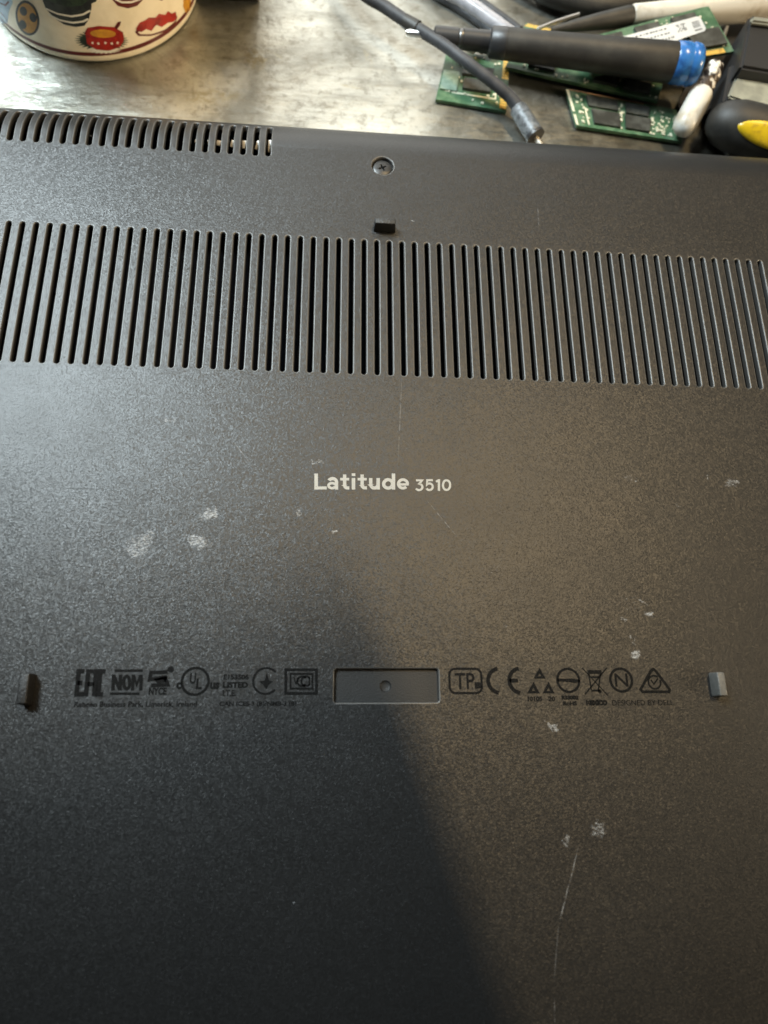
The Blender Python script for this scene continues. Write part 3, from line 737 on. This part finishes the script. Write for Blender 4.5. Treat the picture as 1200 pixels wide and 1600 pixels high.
bm = bmesh.new(); turned(bm, A - ax * 25, A - ax * 16, [(0, .7), (1, 1.1), (9, 1.2)], 20); from_bm('blade', bm, M_STEEL, SD, 40)
bm = bmesh.new(); turned(bm, B - ax * .2, B + ax * 10, [(0, 5.2), (.3, 5.45), (3.6, 5.6), (4.0, 5.35), (4.5, 5.35), (4.9, 5.6), (6.6, 5.4), (7.6, 4.6), (8.0, 3.2), (8.05, 2)], 44); from_bm('end_cap', bm, M_BLUE, SD, 50)

PC = root('plastic_clip', V(722, 70, -20), 'small pale plastic clip under the thin end of the blue-capped screwdriver', 'clip')
bm = bmesh.new(); turned(bm, V(703, 58, -16), V(743, 79, -16), [(0, .8), (1, 1.0), (7, 1.3), (8.6, 1.25), (9.0, .7)], 16); from_bm('clip_body', bm, M_IVORY, PC, 40)
bm = bmesh.new(); turned(bm, V(742, 72, -16.5), V(775, 84, -16.5), [(0, 1.2), (3, 1.4), (3.2, 1.1), (6, 1.1)], 16); from_bm('clip_end', bm, M_BLACK, PC, 40)

# ivory soldering-iron handle with black sleeve
IR = root('soldering_iron', V(1080, 20, -20), 'thick ivory tube-shaped tool with a tapering black sleeve, behind the circuit boards', 'soldering iron')
A, B = V(987, 24, -12), V(1290, 0, -10); ax = (B - A); L = ax.length; ax.normalize()
bm = bmesh.new(); turned(bm, A, B, [(0, 2.5), (.5, 2.9), (20, 3.4), (L * .5, 4.4), (L, 5)], 40); from_bm('ivory_handle', bm, M_IVORY, IR, 50)
C = V(862, 47, -14); cl = (A - C).length
bm = bmesh.new(); turned(bm, C, A, [(0, .7), (cl * .3, 1.7), (cl * .6, 2.3), (cl * .95, 2.75), (cl, 2.6)], 32); from_bm('black_sleeve', bm, M_TAPE, IR, 50)
bm = bmesh.new(); tube(bm, [V(840, 45, -14.5), V(868, 34, -14), V(905, 22, -12.5)], .5, 10); from_bm('metal_wire', bm, M_STEEL, IR)

# black lead at the back
BL = root('black_lead', V(900, 0, -20), 'thick black lead curving at the very back behind the ivory tool', 'cable')
bm = bmesh.new(); tube(bm, [V(x, y, -16) for x, y in ((790, -50), (850, -14), (900, 4), (950, 12), (1000, 6), (1060, -14), (1140, -50))], 3.4, 20); from_bm('lead_jacket', bm, M_TAPE, BL)
bm = bmesh.new(); tube(bm, [V(x, y, -17.5) for x, y in ((850, -40), (900, -18), (950, -8), (1010, -20), (1080, -50))], 3.0, 16); from_bm('second_strand', bm, M_CABLE, BL)

# circuit boards
class Board:
    def __init__(s, label, corners, z, zt=None, cat='circuit board'):
        """corners px: TL, TR, BR, BL; z the top-face height, or four heights"""
        zs = z if isinstance(z, (tuple, list)) else (z,) * 4
        s.c = [V(x, y, q) for (x, y), q in zip(corners, zs)]
        s.n = ((s.c[1] - s.c[0]).cross(s.c[3] - s.c[0])).normalized()
        if s.n.z < 0: s.n = -s.n
        ctr = sum(s.c, Vector()) / 4
        s.r = root('circuit_board', (ctr.x, ctr.y, ctr.z - 1), label, cat, 'memory and circuit boards in the heap of parts')
        bm = bmesh.new(); s.prism(bm, [(0, 0), (1, 0), (1, 1), (0, 1)], -1.0, 0); from_bm('board', bm, M_PCB, s.r, 30)
    def p(s, u, v, h=0):
        a = s.c[0].lerp(s.c[1], u); b = s.c[3].lerp(s.c[2], u); return a.lerp(b, v) + s.n * h
    def prism(s, bm, uv, h0, h1):
        lo = [bm.verts.new(s.p(u, v, h0)) for u, v in uv]; hi = [bm.verts.new(s.p(u, v, h1)) for u, v in uv]; n = len(uv)
        f = [bm.faces.new(hi), bm.faces.new(lo[::-1])] + [bm.faces.new((lo[k], lo[(k + 1) % n], hi[(k + 1) % n], hi[k])) for k in range(n)]
        bmesh.ops.recalc_face_normals(bm, faces=f)
    def rects(s, name, rs, mat, h=.9, label=None, h0=0.01):
        bm = bmesh.new()
        for (a, b, c, d) in rs: s.prism(bm, [(a, b), (c, b), (c, d), (a, d)], h0, h)
        return from_bm(name, bm, mat, s.r, 30, label)
    def chips(s, rs, h=.95):
        for q in rs: s.rects('chip', [q], M_CHIP, h)
    def passives(s, n, seed, zone=(0.03, 0.03, 0.97, 0.97), du=.018, dv=.035, mat=None, avoid=()):
        rnd = random.Random(seed); rs = []
        while len(rs) < n:
            u = rnd.uniform(zone[0], zone[2]); v = rnd.uniform(zone[1], zone[3])
            if any(a - du < u < c and b - dv < v < d for a, b, c, d in avoid): continue
            w = rnd.choice((.6, 1, 1.3)); rs.append((u, v, u + du * w, v + dv * rnd.choice((.6, 1, 1.2))))
        s.rects('small_components', rs, mat or M_SOLDER, .35)
    def pads(s, u0, v0, u1, v1, n, along='v', mat=None, h=.04, name='gold_contacts'):
        rs = []
        for k in range(n):
            t0, t1 = (k + .12) / n, (k + .88) / n
            rs.append((u0, v0 + (v1 - v0) * t0, u1, v0 + (v1 - v0) * t1) if along == 'v' else (u0 + (u1 - u0) * t0, v0, u0 + (u1 - u0) * t1, v1))
        s.rects(name, rs, mat or M_GOLD, h)

b = Board('small green board under the dark cable, gold contacts on its right edge', [(698, 80), (797, 90), (791, 174), (681, 155)], -18.6)
ch = [(.30, .30, .76, .46), (.34, .54, .74, .74)]
b.chips(ch); b.passives(26, 1, avoid=ch, zone=(.04, .05, .88, .93), du=.03, dv=.03)
b.rects('solder_line', [(.20, .80, .84, .825), (.82, .45, .84, .80), (.10, .80, .16, .815)], M_SOLDER, .06)
b.pads(.90, .02, .995, .42, 8); b.pads(.90, .64, .995, .97, 7)
b.rects('silver_can', [(.02, .42, .26, .80)], mottled('green_silver_shield', (0.16, 0.24, 0.18), (0.26, 0.34, 0.27), .4, .4, .6, .35, .3), .5)

b = Board('long green memory board mostly hidden under the black screwdriver handle', [(822, 36), (1046, 88), (1028, 158), (790, 104)], (-17.0, -17.0, -17.2, -17.2))
b.pads(.01, .0, .34, .045, 24, 'u'); b.rects('gold_contacts', [(.0, .045, .33, .07)], M_GOLD, .05)
ch = [(.13, .70, .30, .90), (.56, .70, .72, .92), (.76, .70, .93, .92), (.34, .60, .50, .86)]
b.chips(ch[:1] + ch[1:3]); b.passives(18, 2, avoid=ch, zone=(.02, .55, .98, .95), du=.01, dv=.03)
bm = bmesh.new(); b.prism(bm, [(.46, .46), (.86, .50), (.86, .60), (.46, .54)], .9, 1.6); from_bm('copper_strip', bm, M_COPPER, b.r)

b = Board('green memory board nearest the laptop, pale contacts on its left end', [(884, 138), (1080, 176), (1066, 221), (901, 196)], -18.4)
ch = [(.15, .12, .40, .42), (.17, .50, .41, .90), (.47, .14, .66, .44), (.46, .50, .68, .90)]
b.chips(ch, .7); b.passives(60, 3, avoid=ch, zone=(.68, .12, .97, .92), du=.016, dv=.05); b.passives(16, 4, avoid=ch, zone=(.05, .1, .14, .9), du=.014, dv=.05)
b.rects('edge_contacts', [(.0, .03, .022, .62), (.0, .70, .022, .98)], M_SOLDER, .06)
b.rects('edge_trim', [(.03, .0, .62, .035)], M_COPPER, .06); b.passives(8, 8, zone=(.41, .1, .44, .9), du=.02, dv=.08)
b.rects('solder_line', [(.115, .45, .13, .93)], M_SOLDER, .06)

b = Board('green memory board with a white barcode sticker, tilted on top of the heap', [(905, 62), (1107, 9), (1147, 80), (925, 116)], (-12.5, -8.5, -9.5, -13.5))
ch = [(.12, .12, .30, .50), (.40, .10, .58, .40), (.68, .10, .86, .42), (.74, .50, .97, .86)]
b.chips(ch); b.passives(46, 5, avoid=ch, zone=(.04, .02, .96, .9), du=.012, dv=.03)
b.pads(.68, .90, .94, .99, 16, 'u'); b.rects('gold_contacts', [(.66, .93, .94, 1.0)], M_GOLD, .06); b.rects('gold_contacts', [(.70, .80, .90, .86)], M_GOLD, .06)
# sticker
def uvof(px, py):
    # invert bilinear roughly by search on the board plane
    d = ray(px, py); t = (b.c[0] - CAM).dot(b.n) / d.dot(b.n); P = CAM + d * t
    u, v = .5, .5
    for _ in range(30):
        q = b.p(u, v); eu = b.p(u + .01, v) - q; ev = b.p(u, v + .01) - q; r = P - q
        m = Matrix(((eu.dot(eu), eu.dot(ev)), (eu.dot(ev), ev.dot(ev)))); s = m.inverted() @ Vector((r.dot(eu), r.dot(ev)))
        u += s[0] * .01; v += s[1] * .01
    return u, v
bm = bmesh.new()
st = [uvof(*q) for q in ((957, 66), (1086, 31), (1091, 32), (1100, 50), (1098, 54), (1015, 82), (965, 84))]
b.prism(bm, st, 1.0, 1.12); stick = from_bm('sticker', bm, M_LABEL, b.r, label='white barcode sticker')
bm = bmesh.new()
def ink(x0, y0, x1, y1, w):
    u0, v0 = uvof(x0, y0); u1, v1 = uvof(x1, y1); dx, dy = x1 - x0, y1 - y0; l = math.hypot(dx, dy); nx, ny = -dy / l * w, dx / l * w
    b.prism(bm, [uvof(x0 + nx, y0 + ny), uvof(x1 + nx, y1 + ny), uvof(x1 - nx, y1 - ny), uvof(x0 - nx, y0 - ny)], 1.13, 1.15)
rnd = random.Random(5)
for row in range(3):
    x = 0
    while x < 52:
        w = rnd.uniform(1.5, 4); x0 = 985 + x + row * 6; y0 = 64.5 - (x) * .27 + row * 6.5
        ink(x0, y0, x0 + w, y0 - w * .27, 1.1 if row < 2 else 1.6); x += w + rnd.uniform(1, 3)
for i in range(6):
    for j in range(5):
        if rnd.random() < .6: ink(1053 + i * 2.4 + j * .9, 46 - i * .65 + j * 2.3, 1055 + i * 2.4 + j * .9, 45.5 - i * .65 + j * 2.3, .9)
for j in range(4): ink(1078 + j * .8, 41 + j * 2.6, 1089 + j * .8, 38 + j * 2.6, .6)
ink(1083, 53.5, 1094, 50.5, .9)
from_bm('printed_text', bm, M_INK, b.r)

# dirty white-capped tube
WT = root('white_tube', V(1080, 170, -20), 'white rounded tube with a grimy neck, leaning beside the blue cap', 'tube')
A, B = V(1120, 100, -7), V(1063, 210, -15); ax = B - A; L = ax.length; ax.normalize()
bm = bmesh.new(); turned(bm, A, B, [(0, 1.6), (.3, 2.2), (1.0, 2.5), (2.2, 2.3), (2.6, 2.6), (4.6, 2.7), (5.0, 2.4), (6.2, 2.4), (6.6, 2.7), (L * .42, 2.75)], 28); from_bm('grimy_neck', bm, M_GRIME, WT, 40)
bm = bmesh.new(); turned(bm, A + ax * (L * .36), B, [(0, 2.4), (.5, 2.9), (1.6, 3.35), (L * .64 - 3.4, 3.45), (L * .64 - 1.8, 3.2), (L * .64 - .7, 2.4), (L * .64 - .2, 1.5), (L * .64, .8)], 36); from_bm('white_cap', bm, M_WHITEPL, WT, 60)

# black and yellow handle
BH = root('black_yellow_screwdriver', V(1180, 200, -20), 'bulbous black screwdriver handle with a yellow inlay, at the right edge beside the laptop', 'screwdriver')
A, B = V(1106, 184, -12), V(1300, 244, -12); ax = B - A; L = ax.length; ax.normalize()
bm = bmesh.new(); turned(bm, A, B, [(0, .8), (.4, 2.4), (1.6, 4.2), (4, 5.9), (8, 6.9), (13, 7.2), (20, 7.2), (30, 7.2), (L, 7.2)], 48); from_bm('handle', bm, M_TAPE, BH, 60)
side = ax.cross(Vector((0, 0, 1))).normalized()
bm = bmesh.new()
c0 = V(1228, 211, -3)
n0 = (CAM - c0).normalized()
up = (side * -.25 + Vector((0, 0, 1))).normalized()
rn = []; INL = 50
base = A + ax * ((c0 - A).dot(ax))
for r, h in ((1.12, -1.0), (1.0, .25), (.93, .45), (.6, .5)):
    row = []
    for k in range(40):
        t = 2 * math.pi * k / 40; s_ = 11 * r * math.cos(t); a_ = R(27) * r * math.sin(t) + R(INL)
        rad = 7.0 + h
        row.append(bm.verts.new(base + ax * s_ + (Vector((0, 0, 1)) * math.cos(a_) + side * math.sin(a_)) * rad))
    rn.append(row)
for p, q in zip(rn, rn[1:]):
    for k in range(40): bm.faces.new((p[k], p[(k + 1) % 40], q[(k + 1) % 40], q[k]))
bm.faces.new(rn[-1]); bmesh.ops.recalc_face_normals(bm, faces=bm.faces)
from_bm('yellow_inlay', bm, M_YELLOW, BH, 60)

# small steel bits beside it
MB = root('screwdriver_bit', V(1145, 233, -20), 'small bright steel bit poking out just above the laptop edge at the right', 'bit')
bm = bmesh.new(); tube(bm, [V(1136, 226, -17), V(1162, 242, -17)], [1.3, 1.0], 6, samples=1); from_bm('shank', bm, M_STEEL, MB, 20)
bm = bmesh.new(); tube(bm, [V(1131, 228, -17.6), V(1140, 243, -17.6)], [1.0, 1.0], 6, samples=1); from_bm('tip', bm, M_GREYMETAL, MB, 20)

# dark case at the right edge
CS = root('parts_case', V(1190, 110, -20), 'dark case with a dusty olive lid at the right edge, behind the yellow-inlaid handle', 'case')
def prism_px(name, pts, z0, z1, mat, parent, bev=.5):
    bm = bmesh.new(); top = [V(x, y, z1) for x, y in pts]
    hi = [bm.verts.new(p) for p in top]; lo = [bm.verts.new((p.x, p.y, z0)) for p in top]; n = len(pts)
    f = [bm.faces.new(hi), bm.faces.new(lo[::-1])] + [bm.faces.new((lo[k], lo[(k + 1) % n], hi[(k + 1) % n], hi[k])) for k in range(n)]
    bmesh.ops.recalc_face_normals(bm, faces=f)
    bmesh.ops.bevel(bm, geom=list(bm.edges), offset=bev, segments=2, affect='EDGES')
    return from_bm(name, bm, mat, parent, 30)
prism_px('case_body', [(1141, 100), (1290, 118), (1290, 204), (1130, 158)], -19.9, -8, M_BLACK, CS)
prism_px('olive_lid', [(1156, 106), (1290, 124), (1290, 200), (1138, 150)], -7.9, -6.5, M_OLIVE, CS)
prism_px('raised_back', [(1172, 22), (1290, 36), (1290, 126), (1157, 104)], -19.9, -3, M_BLACK, CS, .8)
prism_px('back_rim', [(1176, 24), (1290, 37), (1290, 46), (1174, 33)], -2.9, -1.4, M_OLIVE, CS)
BK = root('black_block', V(1150, 60, -20), 'low black block filling the gap between the memory board and the case', 'block')
prism_px('block_body', [(1120, 40), (1166, 30), (1150, 152), (1075, 190), (1060, 160)], -19.9, -16.5, M_BLACK, BK)
bm = bmesh.new(); tube(bm, [V(1136, 42, -12), V(1131, 58, -12)], .5, 10, samples=1); from_bm('steel_pin', bm, M_STEEL, BK)

# ------------------------------------------------------------------ the phone that takes the picture: its shade falls on the laptop
PH = root('smartphone', (CAM.x, CAM.y, CAM.z + 9), 'dark smartphone held flat above the laptop, taking the picture', 'phone')
corner = Vector((33.8, -2.5)); right = Vector((0.327, -0.945)).normalized(); left = Vector((-right.y, right.x)) * -1
if left.x > 0: left = -left
PW, PL, PT = 78, 160, 8.0; zb = CAM.z + 9
def pp(a, b): return corner + left * a + right * b
def phone_loop(ins, rr):
    out = []
    for cx, cy, a0 in ((PW - rr - ins, rr + ins, 270), (PW - rr - ins, PL - rr - ins, 0), (rr + ins, PL - rr - ins, 90), (rr + ins, rr + ins, 180)):
        for k in range(9):
            t = R(a0 + 90 * k / 8); out.append(pp(cx + rr * math.cos(t), cy + rr * math.sin(t)))
    return out
def layered(name, layers, mat, ang=40):
    bm = bmesh.new(); rings = []
    for ins, rr, z in layers: rings.append([bm.verts.new((p.x, p.y, z)) for p in phone_loop(ins, rr)])
    n = len(rings[0])
    for a, b in zip(rings, rings[1:]):
        for k in range(n): bm.faces.new((a[k], a[(k + 1) % n], b[(k + 1) % n], b[k]))
    bm.faces.new(rings[0][::-1]); bm.faces.new(rings[-1]); bmesh.ops.recalc_face_normals(bm, faces=bm.faces)
    return from_bm(name, bm, mat, PH, ang)
layered('phone_body', [(1.2, 9, zb), (.3, 10, zb + .6), (0, 10, zb + 1.5), (0, 10, zb + PT - 1.2), (.4, 10, zb + PT - .3), (1.2, 9, zb + PT)], M_BLACK)
layered('screen', [(3, 7.5, zb + PT - .1), (3, 7.5, zb + PT + .15)], M_INK)
bm = bmesh.new(); turned(bm, (CAM.x, CAM.y, zb - 1.6), (CAM.x, CAM.y, zb + .5), [(0, 5.5), (.3, 6.0), (2.1, 6.0)], 36); from_bm('camera_lens', bm, M_INK, PH, 40)
